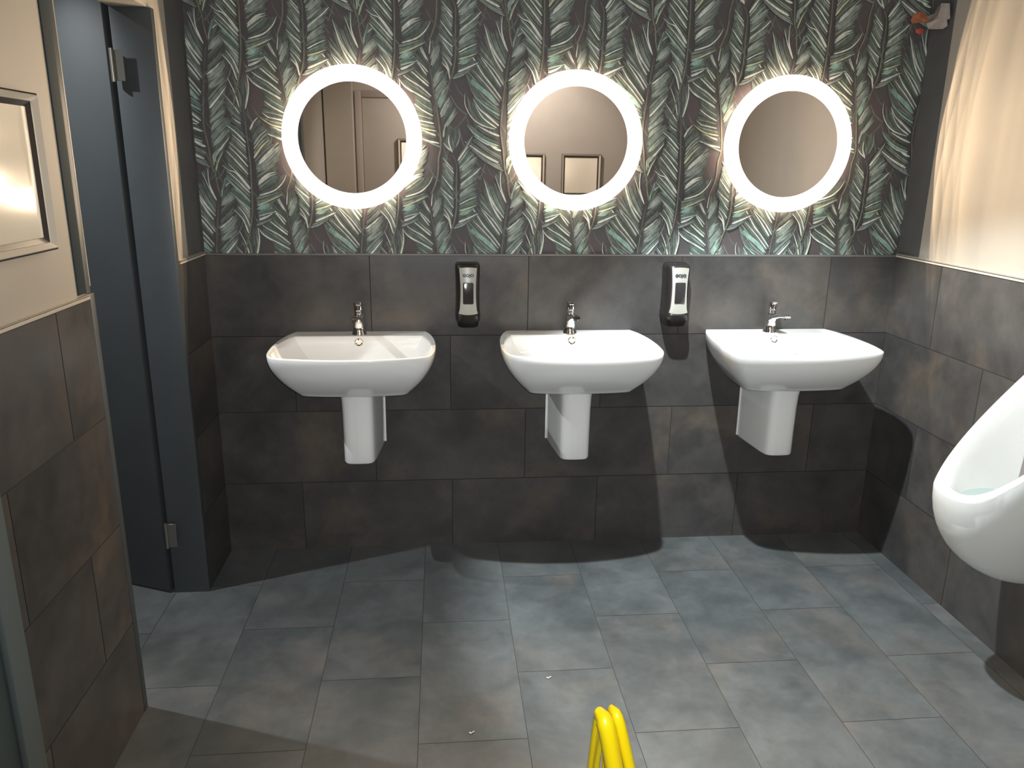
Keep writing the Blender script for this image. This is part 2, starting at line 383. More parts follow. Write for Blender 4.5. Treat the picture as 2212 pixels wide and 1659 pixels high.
LV= [(1,0,[1109,1916,1088,1975,1089,2036],4,0),(1,0,[1105,1921,1084,1967,1065,2017],3,0),(1,0,[1100,1861,1066,1905,1044,1945,1024,2006],6,0),(1,0,[1092,1848,1069,1882,1049,1922,1030,1983],5,0),(1,0,[1103,1880,1077,1926,1057,1974],2.5,3),(1,0,[1098,1814,1049,1884,1005,1939],3,3),(1,0,[1095,1804,1058,1855,1013,1898],4,0),(1,0,[1086,1798,1050,1847,1013,1893],5,0),(1,0,[1090,1750,1050,1800,1019,1836,994,1880],3,3),(1,0,[1087,1758,1050,1803,1016,1844,985,1893,958,1913],5,0),(1,0,[1081,1748,1036,1800,980,1856],3.5,0),(1,0,[1079,1729,1044,1766,1008,1794,980,1814,958,1848],8,1),(1,0,[1082,1710,1030,1741,991,1764,963,1822],3,3),(1,0,[1082,1699,1036,1725,988,1764],5,1),(1,0,[1079,1664,1036,1699,1008,1722,985,1756],6,0),(1,0,[1071,1656,1022,1690,991,1738],4.5,0),(1,0,[1065,1652,1016,1666,980,1692,957,1735,957,1774],4,0),(1,0,[1081,1628,1040,1644,998,1666],6,0),(1,0,[1078,1594,1031,1610,987,1638,963,1668],6,1),(1,0,[1076,1587,1031,1602,987,1629],4,0),(1,0,[1088,1554,1034,1585,992,1618],5,3),(1,0,[1079,1535,1040,1553,998,1578,954,1609],7,0),(1,0,[1097,1507,1058,1525,1016,1550,969,1592],5,3),(1,0,[1088,1577,1064,1585,1040,1602],6,0),(1,1,[1648,1895,1678,1924,1705,1949],15,4),(1,1,[1651,1932,1666,1966,1678,2000],3,3),(1,1,[1638,1817,1666,1839,1690,1861],5,0),(1,1,[1639,1798,1672,1829,1705,1867],15,4),(1,1,[1638,1769,1669,1794,1696,1816],12,4),(1,1,[1634,1733,1667,1769,1703,1802],6,3),(1,1,[1636,1706,1666,1739,1699,1778],7,0),(1,1,[1635,1676,1659,1709,1689,1743],9,4),(1,1,[1633,1659,1667,1685,1692,1704],8,4),(1,1,[1653,1945,1674,1971,1697,1985],3,0),(1,1,[1654,1929,1658,1955,1673,1997],3,1),(1,1,[1635,1633,1658,1657,1681,1677],9,4),(1,1,[1631,1602,1668,1642,1709,1675],10,3),(1,1,[1635,1576,1670,1611,1702,1646],8,4),(1,1,[1638,1538,1663,1570,1698,1611],6,0),(1,1,[1633,1511,1640,1547,1681,1591],9,4),(1,1,[1640,1494,1651,1526,1670,1559],4,2),(2,0,[1739,1711,1727,1760,1705,1811],3.5,0),(2,0,[1739,1689,1717,1721,1689,1756],3,0),(2,0,[1742,1667,1716,1694,1688,1723],3,3),(2,0,[1760,1706,1776,1774,1772,1823],4.5,0),(2,0,[1741,1656,1725,1666,1712,1677],3,0),(2,0,[1753,1592,1715,1632,1689,1651],4,0),(2,0,[1751,1577,1729,1600,1706,1620],4,0),(2,0,[1751,1563,1724,1586,1704,1608],3,3),(2,0,[1753,1536,1722,1568,1693,1594],3.5,0),(2,0,[1754,1510,1720,1551,1691,1579],4,0),(2,0,[1753,1483,1716,1527,1682,1565],5,0),(2,0,[1751,1474,1710,1515,1674,1550],2.5,3),(2,0,[1757,1433,1725,1477,1685,1521],4,0),(2,0,[1754,1431,1712,1486,1687,1497,1664,1515],4,0),(2,0,[1755,1418,1714,1462,1677,1497],4.5,0),(2,0,[1753,1389,1709,1435,1673,1473],7,1),(2,0,[1754,1382,1726,1414,1696,1441],3,3),(2,0,[1752,1360,1719,1390,1685,1420],4,1),(2,0,[1750,1345,1729,1375,1702,1402],3,0),(2,0,[1747,1296,1731,1339,1707,1372],4.5,0),(2,0,[1739,1275,1723,1324,1692,1360],4.5,0),(2,1,[1770,1635,1784,1661,1801,1679],5,0),(2,1,[1780,1586,1803,1616,1832,1639],6,4),(2,1,[1777,1540,1806,1578,1835,1604],6,2),(2,1,[1782,1512,1823,1549,1873,1593],8,0),(2,1,[1781,1492,1828,1522,1870,1558],14,3),(2,1,[1784,1451,1819,1478,1853,1493],9,0),(2,1,[1788,1436,1821,1460,1848,1478],5,3),(2,1,[1787,1410,1839,1427,1872,1455,1888,1485],4.5,0),(2,1,[1775,1397,1818,1409,1858,1422],6,3),(2,1,[1777,1374,1826,1394,1869,1414],5,2),(2,1,[1775,1358,1805,1373,1832,1388],12,1),(2,1,[1780,1323,1808,1334,1829,1346],7,0),(2,1,[1769,1303,1800,1315,1831,1328],6,3),(2,1,[1779,1336,1813,1346,1845,1352],5,1),(3,0,[1870,1884,1849,1923,1840,1965],3,0),(3,0,[1876,1878,1862,1907,1848,1936],2.5,0),(3,0,[1871,1831,1838,1875,1809,1912],4,0),(3,0,[1876,1841,1854,1865,1825,1891],3.5,0),(3,0,[1877,1794,1840,1824,1802,1855],5,0),(3,0,[1880,1803,1851,1827,1826,1851],3,2),(3,0,[1886,1761,1845,1794,1799,1821,1767,1852],4.5,0),(3,0,[1881,1754,1834,1786,1793,1815],3,3),(3,0,[1883,1742,1835,1767,1792,1793,1772,1820],6,0),(3,0,[1889,1733,1851,1756,1814,1778],3,3),(3,0,[1892,1694,1851,1715,1823,1734],4,0),(3,0,[1890,1683,1850,1693,1811,1698],3.5,3),(3,0,[1891,1669,1842,1677,1814,1695],4,0),(3,0,[1890,1713,1856,1732,1827,1753],3,1),(3,0,[1895,1668,1863,1674,1835,1681],4,0),(3,0,[1903,1642,1846,1654,1804,1680],5,2),(3,0,[1901,1626,1872,1637,1847,1648],4,0),(3,0,[1913,1600,1859,1611,1817,1630],4.5,0),(3,0,[1920,1585,1872,1605,1840,1619],4,3),(3,1,[839,1874,853,1902,870,1936],10,4),(3,1,[831,1902,833,1925,837,1951],3,0),(3,1,[843,1809,860,1835,877,1854],8,4),(3,1,[848,1770,871,1796,896,1826],10,4),(3,1,[859,1733,876,1770,896,1797],7,4),(3,1,[870,1688,887,1723,907,1750],9,4),(3,1,[883,1653,906,1686,929,1718],8,4),(3,1,[851,1746,868,1778,879,1807],6,3),(3,1,[878,1622,881,1647,890,1667],6,4),(3,1,[910,1569,898,1600,898,1631],5,0),(3,1,[910,1572,892,1585,878,1602],4,0),(3,1,[922,1586,936,1620,934,1659],5,3),(3,1,[836,1333,848,1360,866,1389],9,4),(3,1,[844,1262,859,1292,874,1319],9,4),(3,1,[861,1192,876,1229,895,1259],9,1),(3,1,[849,1229,871,1265,904,1280],8,3),(4,0,[912,1510,892,1531,874,1551],3,0),(4,0,[915,1494,897,1514,880,1531],3,0),(4,0,[915,1483,894,1506,877,1528],2.5,3),(4,0,[912,1455,894,1480,874,1508],3,3),(4,0,[912,1435,894,1457,870,1488],4,0),(4,0,[914,1413,891,1439,867,1471],2.5,3),(4,0,[913,1402,888,1422,864,1445],3.5,0),(4,0,[913,1371,893,1398,873,1425],3.5,0),(4,0,[908,1356,893,1372,875,1389],3,3),(4,0,[911,1340,896,1360,875,1381],3,0),(4,0,[902,1314,893,1342,875,1369],4,0),(4,0,[904,1291,896,1325,875,1348],4,0),(4,0,[914,1384,890,1407,861,1433],2.5,3),(4,1,[930,1540,951,1569,969,1592],6,0),(4,1,[930,1543,963,1592,984,1629],5,4),(4,1,[936,1512,963,1538,987,1567],7,4),(4,1,[936,1498,969,1527,1004,1547],9,4),(4,1,[939,1453,980,1484,1016,1519],6,0),(4,1,[938,1440,968,1463,1001,1490],10,3),(4,1,[935,1410,962,1431,998,1452],12,4),(4,1,[935,1383,965,1399,1001,1414],3.5,0),(4,1,[935,1361,968,1370,1001,1382],5,2),(4,1,[932,1347,956,1355,980,1367],10,1),(4,1,[932,1319,968,1334,1008,1352],6,0),(4,1,[913,1297,944,1307,968,1322],6,3),(4,1,[939,1477,963,1495,983,1512],7,4)]

PER = 0.525
PAL = {0: (0.60, 0.65, 0.60), 1: (0.28, 0.45, 0.40), 2: (0.50, 0.54, 0.35), 3: (0.22, 0.275, 0.25), 4: (0.30, 0.365, 0.335)}
def wp_material():
    mt = bpy.data.materials.new('palm_wallpaper'); mt.use_nodes = True; nt = mt.node_tree; N = nt.nodes; Lk = nt.links; b = N['Principled BSDF']
    at = N.new('ShaderNodeAttribute'); at.attribute_name = 'ink'
    tc = N.new('ShaderNodeTexCoord')
    mp = N.new('ShaderNodeMapping'); mp.inputs['Scale'].default_value = (1, 1, 0.55); mp.inputs['Rotation'].default_value = (0, 0.5, 0)
    n = N.new('ShaderNodeTexNoise'); n.inputs['Scale'].default_value = 60; n.inputs['Detail'].default_value = 4; n.inputs['Roughness'].default_value = 0.6
    Lk.new(tc.outputs['Object'], mp.inputs['Vector']); Lk.new(mp.outputs['Vector'], n.inputs['Vector'])
    mr = N.new('ShaderNodeMapRange'); mr.inputs['From Min'].default_value = 0.3; mr.inputs['From Max'].default_value = 0.7; mr.inputs['To Min'].default_value = 0.82; mr.inputs['To Max'].default_value = 1.38
    Lk.new(n.outputs['Fac'], mr.inputs['Value'])
    vm = N.new('ShaderNodeVectorMath'); vm.operation = 'SCALE'; Lk.new(at.outputs['Color'], vm.inputs[0]); Lk.new(mr.outputs[0], vm.inputs['Scale'])
    Lk.new(vm.outputs['Vector'], b.inputs['Base Color']); b.inputs['Roughness'].default_value = 0.55; b.inputs['Specular IOR Level'].default_value = 0.35
    return mt
def wp_ground():
    mt = bpy.data.materials.new('wallpaper_ground'); mt.use_nodes = True; nt = mt.node_tree; N = nt.nodes; Lk = nt.links; b = N['Principled BSDF']
    tc = N.new('ShaderNodeTexCoord'); n = N.new('ShaderNodeTexNoise'); n.inputs['Scale'].default_value = 7; n.inputs['Detail'].default_value = 3
    Lk.new(tc.outputs['Object'], n.inputs['Vector'])
    r = N.new('ShaderNodeValToRGB'); r.color_ramp.elements[0].position = 0.35; r.color_ramp.elements[1].position = 0.68
    r.color_ramp.elements[0].color = (0.078, 0.077, 0.084, 1); r.color_ramp.elements[1].color = (0.098, 0.080, 0.085, 1)
    Lk.new(n.outputs['Fac'], r.inputs['Fac']); Lk.new(r.outputs['Color'], b.inputs['Base Color']); b.inputs['Roughness'].default_value = 0.6
    b.inputs['Specular IOR Level'].default_value = 0.35
    return mt
rnd = random.Random(3)
strokes = []   # (pts [(x,z)], half width, colour base, colour tip)
def jit(c, a=0.12):
    k = 1+rnd.uniform(-a, a); return tuple(max(0.0, v*k*(1+rnd.uniform(-0.05, 0.05))) for v in c)
def stroke(pts, w, c0, c1, kind=0): strokes.append(([(p[0]/1000., p[1]/1000.) for p in pts], w, c0, c1, kind))
def lerp(a, b, t): return tuple(a[i]+(b[i]-a[i])*t for i in range(len(a)))
def three(l):
    P = [(l[i], l[i+1]) for i in range(0, len(l), 2)]
    if len(P) == 3: return P
    return [P[0], lerp(P[1], P[2], 0.5), P[3]] if len(P) == 4 else [P[0], P[2], P[4]]
for k in range(110):
    x = rnd.uniform(0, 525); z = rnd.uniform(1200, 1725); L_ = rnd.uniform(55, 115); sg = rnd.choice((-1, -1, 1)); a = math.radians(rnd.uniform(42, 72))
    P = [(x, z), (x+sg*L_*0.55*math.cos(a), z+L_*0.45*math.sin(a)), (x+sg*L_*math.cos(a)*0.9, z+L_*math.sin(a)*1.1)]
    stroke(P, rnd.uniform(2.0, 6.0), jit((0.10, 0.125, 0.115), 0.3), jit((0.135, 0.165, 0.15), 0.3), 0)
byk = {}
for fr, sd, l, w, c in LV: byk.setdefault((fr, sd), []).append((l, w, c))
dim = {1: (0.18, 0.225, 0.20), 2: (0.165, 0.21, 0.19), 3: (0.16, 0.205, 0.18), 4: (0.16, 0.215, 0.19)}
for fr in (3, 1, 4, 2):
    stem = [s for i, s in ST if i == fr][0]
    # broad soft shadow leaves first, then the dim leaflets, then the traced bright ones
    for sd in (1, 0):
        Ls = sorted(byk[(fr, sd)], key=lambda q: -(q[0][1]))
        T = [three(q[0]) for q in Ls]
        for a, b in zip(T[:-1], T[1:]):
            for k in range(2):
                t = (k+0.5)/2; P = [lerp(a[i], b[i], t) for i in range(3)]
                stroke(P, 13 if sd else 8, jit(tuple(v*0.50 for v in dim[fr])), jit(tuple(v*0.62 for v in dim[fr])), 1)
        for a, b in zip(T[:-1], T[1:]):
            n = 7 if sd else 5
            for k in range(n):
                t = (k+rnd.uniform(0.2, 0.8))/n; P = [lerp(a[i], b[i], t) for i in range(3)]
                e = rnd.uniform(0.75, 1.05)
                P = [P[0], lerp(P[0], P[1], e), lerp(P[0], P[2], e)]
                P[2] = (P[2][0]+rnd.uniform(-5, 5), P[2][1]+rnd.uniform(-5, 5))
                base = dim[fr] if rnd.random() < 0.5 else PAL[rnd.choice((1, 3, 3, 4, 0))]; kk = rnd.uniform(0.35, 0.85)
                stroke(P, rnd.uniform(1.5, 3.2)*(1.5 if sd else 1), jit(tuple(v*kk*0.8 for v in base)), jit(tuple(v*kk for v in base)), 0)
    for sd in (1, 0):
        for l, w, c in sorted(byk[(fr, sd)], key=lambda q: -(q[0][1])):
            P = [(l[i], l[i+1]) for i in range(0, len(l), 2)]
            col = PAL[c]
            if w >= 8:   # painterly wide leaf: several fine strokes side by side
                n = int(w/2.0)
                d = Vector((P[-1][0]-P[0][0], P[-1][1]-P[0][1])).normalized(); nn = Vector((-d.y, d.x))
                for k in range(n):
                    o = (k-(n-1)/2)*2.3*1.55; s0 = rnd.uniform(0.0, 0.18); s1 = rnd.uniform(0.72, 1.0)
                    Q = [(p[0]+nn.x*o*(0.5 if i == 0 else 1), p[1]+nn.y*o*(0.5 if i == 0 else 1)) for i, p in enumerate(P)]
                    Q = [lerp(Q[0], Q[-1], s0)]+Q[1:-1]+[lerp(Q[0], Q[-1], s1)]
                    stroke(Q, rnd.uniform(2.2, 4.2), jit(tuple(v*0.8 for v in col), 0.3), jit(tuple(v*0.9 for v in col), 0.3), 0)
            else:
                stroke([(p[0]+1.2, p[1]-2.4) for p in P], w*1.1, (0.055, 0.062, 0.062), (0.07, 0.078, 0.078), 0)
                stroke(P, w, jit(tuple(v*0.85 for v in col)), jit(col), 0)
    S_ = [tuple(s) for s in stem]
    stroke(S_, 4.6, (0.10, 0.115, 0.095), (0.13, 0.14, 0.105), 2)
    stroke([(a-1, b) for a, b in S_], 1.3, (0.15, 0.165, 0.125), (0.20, 0.21, 0.14), 2)
bm = bmesh.new(); ink = bm.loops.layers.float_color.new('ink')
quad(bm, [(0, 0.0099, ZT), (W+0.01, 0.0099, ZT), (W+0.01, 0.0099, ZC), (0, 0.0099, ZC)], (0, -1, 0), 1)
def draw(P, w, c0, c1, kind, off, ox, oz):
    pts = catmull([(p[0], p[1], 0) for p in P], 4 if kind < 2 else 3)
    n = len(pts)
    vl = []
    for i, p in enumerate(pts):
        s = i/(n-1)
        d = (pts[min(i+1, n-1)]-pts[max(i-1, 0)]).normalized(); nn = Vector((-d.y, d.x, 0))
        if kind == 2: h = w*0.5*(0.35+0.65*min(1, s*2.2))
        elif kind == 1: h = w*0.5*(4*s*(1-s))**0.5
        else: h = w*0.5*(min(1, (s+0.06)/0.28)**0.7)*(1-s)**0.75*1.25
        h = h*0.00118+0.00012
        a = p+nn*h; b = p-nn*h
        vl.append((bm.verts.new((a.x+ox, 0.0098-off, a.y+oz)), bm.verts.new((b.x+ox, 0.0098-off, b.y+oz)), lerp(c0, c1, s)))
    for (a0, b0, ca), (a1, b1, cb) in zip(vl[:-1], vl[1:]):
        f = bm.faces.new((a0, b0, b1, a1)); f.normal_update()
        if f.normal.y > 0: f.normal_flip()
        for lp in f.loops: lp[ink] = (*(ca if lp.vert in (a0, b0) else cb), 1)
for i, (P, w, c0, c1, kind) in enumerate(strokes):
    x0 = min(p[0] for p in P); x1 = max(p[0] for p in P); z0 = min(p[1] for p in P); z1 = max(p[1] for p in P)
    for kx in range(-5, 6):
        for kz in range(-3, 4):
            ox = kx*PER; oz = kz*PER
            if x1+ox < 0 or x0+ox > W+0.01 or z1+oz < ZT or z0+oz > 2.32: continue
            draw(P, w, c0, c1, kind, 0.00001*(i+1)*0.6, ox, oz)
for co, no in (((0.0, 0, 0), (-1, 0, 0)), ((W+0.01, 0, 0), (1, 0, 0)), ((0, 0, ZT), (0, 0, -1)), ((0, 0, ZC), (0, 0, 1))):
    bmesh.ops.bisect_plane(bm, geom=bm.verts[:]+bm.edges[:]+bm.faces[:], plane_co=co, plane_no=no, clear_outer=True)
tag(mk('wall_wallpaper', bm, None, smooth=False, mats=[wp_material(), wp_ground()]), kind='structure')

# ------------------------------------------------------------------ basins
MX = (0.556, 1.3585, 2.157)
half = catmull([(0.246, 0.0, 0), (0.266, -0.06, 0), (0.281, -0.15, 0), (0.2865, -0.25, 0), (0.284, -0.33, 0), (0.277, -0.38, 0), (0.262, -0.415, 0), (0.225, -0.437, 0), (0.15, -0.458, 0), (0.07, -0.470, 0), (0.0, -0.473, 0)], 5)
outl = [Vector((p.x, p.y, 0)) for p in half]+[Vector((-p.x, p.y, 0)) for p in half[-2::-1]]
outl += [Vector((-0.246+0.492*k/12, 0, 0)) for k in range(1, 12)]
def basin_mesh(bm):
    rings = []
    bh = catmull([(0.176, 0.0, 0), (0.184, -0.05, 0), (0.190, -0.11, 0), (0.1945, -0.19, 0), (0.196, -0.25, 0), (0.195, -0.29, 0), (0.188, -0.318, 0), (0.170, -0.333, 0), (0.12, -0.342, 0), (0.06, -0.347, 0), (0.0, -0.348, 0)], 5)
    bot = [Vector((p.x, p.y, 0)) for p in bh]+[Vector((-p.x, p.y, 0)) for p in bh[-2::-1]]+[Vector((-0.176+0.352*k/12, 0, 0)) for k in range(1, 12)]
    def outer(z, sx, sy): rings.append([Vector((p.x*sx, p.y*sy, z)) for p in outl])
    def mixed(z, s, k=1.0, ky=1.0): rings.append([Vector(((p.x*(1-s)+q.x*s)*k, (p.y*(1-s)+q.y*s)*ky, z)) for p, q in zip(outl, bot)])
    def inner(z, sx, sy, y0=-0.082, y1=-0.459, cy=None):
        r = []
        for p in outl:
            t = p.y/-0.473
            y = y0+(y1-y0)*t; c = (y0+y1)/2 if cy is None else cy
            r.append(Vector((p.x*0.957*sx, c+(y-c)*sy, z)))
        rings.append(r)
    mixed(0.7440, 1.0, 0.94, 0.95); mixed(0.7445, 1.0, 0.965, 0.972); mixed(0.747, 1.0, 0.985, 0.988); mixed(0.752, 1.0)
    for k in range(1, 13):
        t = 1-k/13.0; s = t**1.75
        mixed(0.752+(1-t)*0.148, s)
    outer(0.9015, 1.0, 1.0); outer(0.9045, 0.997, 0.997); outer(0.906, 0.990, 0.992)
    inner(0.906, 1.0, 1.0); inner(0.9045, 0.993, 0.990); inner(0.900, 0.985, 0.975)
    for k in range(1, 11):
        t = k/10.0
        inner(0.900-0.098*(1-(1-t)**1.6), 0.985-0.40*t**1.25, 0.975-0.30*t**1.8)
    inner(0.7985, 0.45, 0.52); inner(0.7965, 0.25, 0.30); inner(0.796, 0.06, 0.08)
    loft(bm, rings, True, True)
def make_sink():
    root = empty('wash_basin', (MX[0], 0, 0))
    bm = bmesh.new(); basin_mesh(bm); mk('bowl', bm, M['ceramic'], root, 35)
    bm = bmesh.new()
    pr = catmull([(0.079, 0.0, 0), (0.074, -0.06, 0), (0.066, -0.14, 0), (0.0585, -0.205, 0), (0.050, -0.236, 0), (0.030, -0.249, 0), (0.0, -0.252, 0)], 6)
    pf = [Vector(p) for p in pr]+[Vector((-p.x, p.y, 0)) for p in pr[-2::-1]]
    rr = []
    for z, s in ((0.456, 0.90), (0.4565, 0.95), (0.460, 0.985), (0.467, 1.0), (0.55, 1.0), (0.65, 1.01), (0.70, 1.03), (0.755, 1.09)):
        rr.append([Vector((p.x*s, p.y*s, z)) for p in pf])
    loft(bm, rr, True, True)
    ped = mk('half_pedestal', bm, M['ceramic'], root, 40)
    bm = bmesh.new(); box(bm, -0.084, 0.084, -0.007, 0.0, 0.462, 0.752, 0.002); mk('wall_flange', bm, M['ceramic'], ped)
    bm = bmesh.new()
    lathe(bm, [(0.0, 0.0), (0.0155, 0.0), (0.0155, 0.003), (0.013, 0.005), (0.0095, 0.004), (0.0085, 0.001), (0.0, 0.001)], (0, -0.0885, 0.883), (0, -1, 0.12), 28, False, False)
    mk('overflow_ring', bm, M['chrome'], root)
    bm = bmesh.new(); lathe(bm, [(0.0, 0.0), (0.030, 0.0), (0.030, 0.003), (0.020, 0.005), (0.0, 0.008)], (0, -0.27, 0.7975), (0, 0, 1), 28, False, False)
    mk('drain_plug', bm, M['chrome'], root)
    return root
def make_tap():
    root = empty('basin_tap', (MX[0], -0.045, 0.906))
    bm = bmesh.new()
    lathe(bm, [(0.0, 0.0), (0.027, 0.0), (0.0265, 0.004), (0.0225, 0.012), (0.0205, 0.03), (0.0195, 0.072), (0.0, 0.074)], (0, 0, 0), (0, -0.04, 1), 32, False, False)
    # spout, slightly drooping, wedge tip
    S = [((0, -0.005, 0.052), 0.017, 0.016), ((0, -0.05, 0.068), 0.0155, 0.010), ((0, -0.10, 0.080), 0.0145, 0.0080), ((0, -0.137, 0.085), 0.014, 0.0065), ((0, -0.149, 0.084), 0.012, 0.004)]
    rings = []
    for c, hw, hh in S:
        r = []
        for k in range(20):
            a = 2*math.pi*k/20; ca, sa = math.cos(a), math.sin(a)
            r.append(Vector((c[0]+math.copysign(abs(ca)**0.6, ca)*hw, c[1], c[2]+math.copysign(abs(sa)**0.6, sa)*hh)))
        rings.append(r)
    loft(bm, rings)
    body = mk('tap_body', bm, M['chrome'], root, 35)
    bm = bmesh.new()
    lathe(bm, [(0.0, 0.074), (0.0150, 0.074), (0.0145, 0.088), (0.0160, 0.090), (0.0162, 0.118), (0.0145, 0.122), (0.0, 0.123)], (0, 0, 0), (0, -0.04, 1), 32, False, False)
    rings = []
    for y, z, hw, hh in ((0.008, 0.112, 0.010, 0.006), (-0.012, 0.114, 0.010, 0.006), (-0.024, 0.117, 0.009, 0.0042), (-0.030, 0.119, 0.008, 0.003)):
        rings.append([Vector((math.copysign(abs(math.cos(2*math.pi*k/16))**0.6, math.cos(2*math.pi*k/16))*hw, y, z+math.copysign(abs(math.sin(2*math.pi*k/16))**0.6, math.sin(2*math.pi*k/16))*hh)) for k in range(16)])
    loft(bm, rings)
    mk('lever', bm, M['chrome'], root, 35)
    bm = bmesh.new(); lathe(bm, [(0.0, 0.0), (0.010, 0.0), (0.010, 0.008), (0.0, 0.008)], (0, -0.128, 0.072), (0, 0, 1), 20, False, False)
    mk('aerator', bm, M['chrome'], body)
    return root
G1 = 'white wall hung wash basins under the round mirrors'; G2 = 'chrome mixer taps on the three basins'; G3 = 'round ring lit mirrors on the palm wallpaper'
slab = ('white ceramic wash basin under the leftmost mirror, nearest the open doorway', 'middle white ceramic wash basin, between the two soap dispensers', 'white ceramic wash basin under the rightmost mirror, beside the urinal wall')
tlab = ('chrome mixer tap on the basin nearest the open doorway', 'chrome mixer tap on the middle basin', 'chrome mixer tap on the basin nearest the urinal')
s0 = make_sink(); t0 = make_tap()
for i in range(3):
    s = s0 if i == 0 else copy_tree(s0); s.location = (MX[i], 0, 0); tag(s, slab[i], 'wash basin', G1)
    t = t0 if i == 0 else copy_tree(t0); t.location = (MX[i]-0.002, -0.045, 0.906); tag(t, tlab[i], 'tap', G2)

# ------------------------------------------------------------------ mirrors
def make_mirror():
    root = empty('round_mirror', (MX[0], 0.0097, 1.612))
    bm = bmesh.new(); lathe(bm, [(0.0, 0.0), (0.222, 0.0), (0.222, 0.038), (0.0, 0.038)], (0, 0, 0), (0, -1, 0), 96, False, False)
    mk('housing', bm, M['mbody'], root)
    bm = bmesh.new(); lathe(bm, [(0.0, 0.0425), (0.1895, 0.0425), (0.1895, 0.0465), (0.0, 0.0465)], (0, 0, 0), (0, -1, 0), 96, False, False)
    mk('mirror_glass', bm, M['mirror'], root, 30)
    bm = bmesh.new(); lathe(bm, [(0.190, 0.0405), (0.2445, 0.0405), (0.2455, 0.0415), (0.2455, 0.0455), (0.2445, 0.0465), (0.190, 0.0465)], (0, 0, 0), (0, -1, 0), 96, False, False)
    lr = mk('light_ring', bm, M['ring'], root, 30)
    bm = bmesh.new(); lathe(bm, [(0.224, 0.0345), (0.2425, 0.0345), (0.2430, 0.0350), (0.2430, 0.0400), (0.2425, 0.0405), (0.224, 0.0405)], (0, 0, 0), (0, -1, 0), 96, False, False)
    mk('bloom_rim', bm, M['glow'], lr, 30)
    return root
m0 = make_mirror()
mlab = ('ring lit round mirror above the basin nearest the open doorway', 'ring lit round mirror in the middle, reflecting two framed sheets', 'ring lit round mirror above the basin nearest the urinal')
NL = 8
for i in range(3):
    mr = m0 if i == 0 else copy_tree(m0); mr.location = (MX[i], 0.0097, 1.612); tag(mr, mlab[i], 'mirror', G3)
    for k in range(NL):
        a = 2*math.pi*k/NL; r = 0.222
        p = (MX[i]+r*math.cos(a), -0.0392, 1.612+r*math.sin(a))
        batwing(spot('ring_led', p, (p[0], -1.0, p[2]), LEDP, WARM, 140, 0.015, 0.0015))

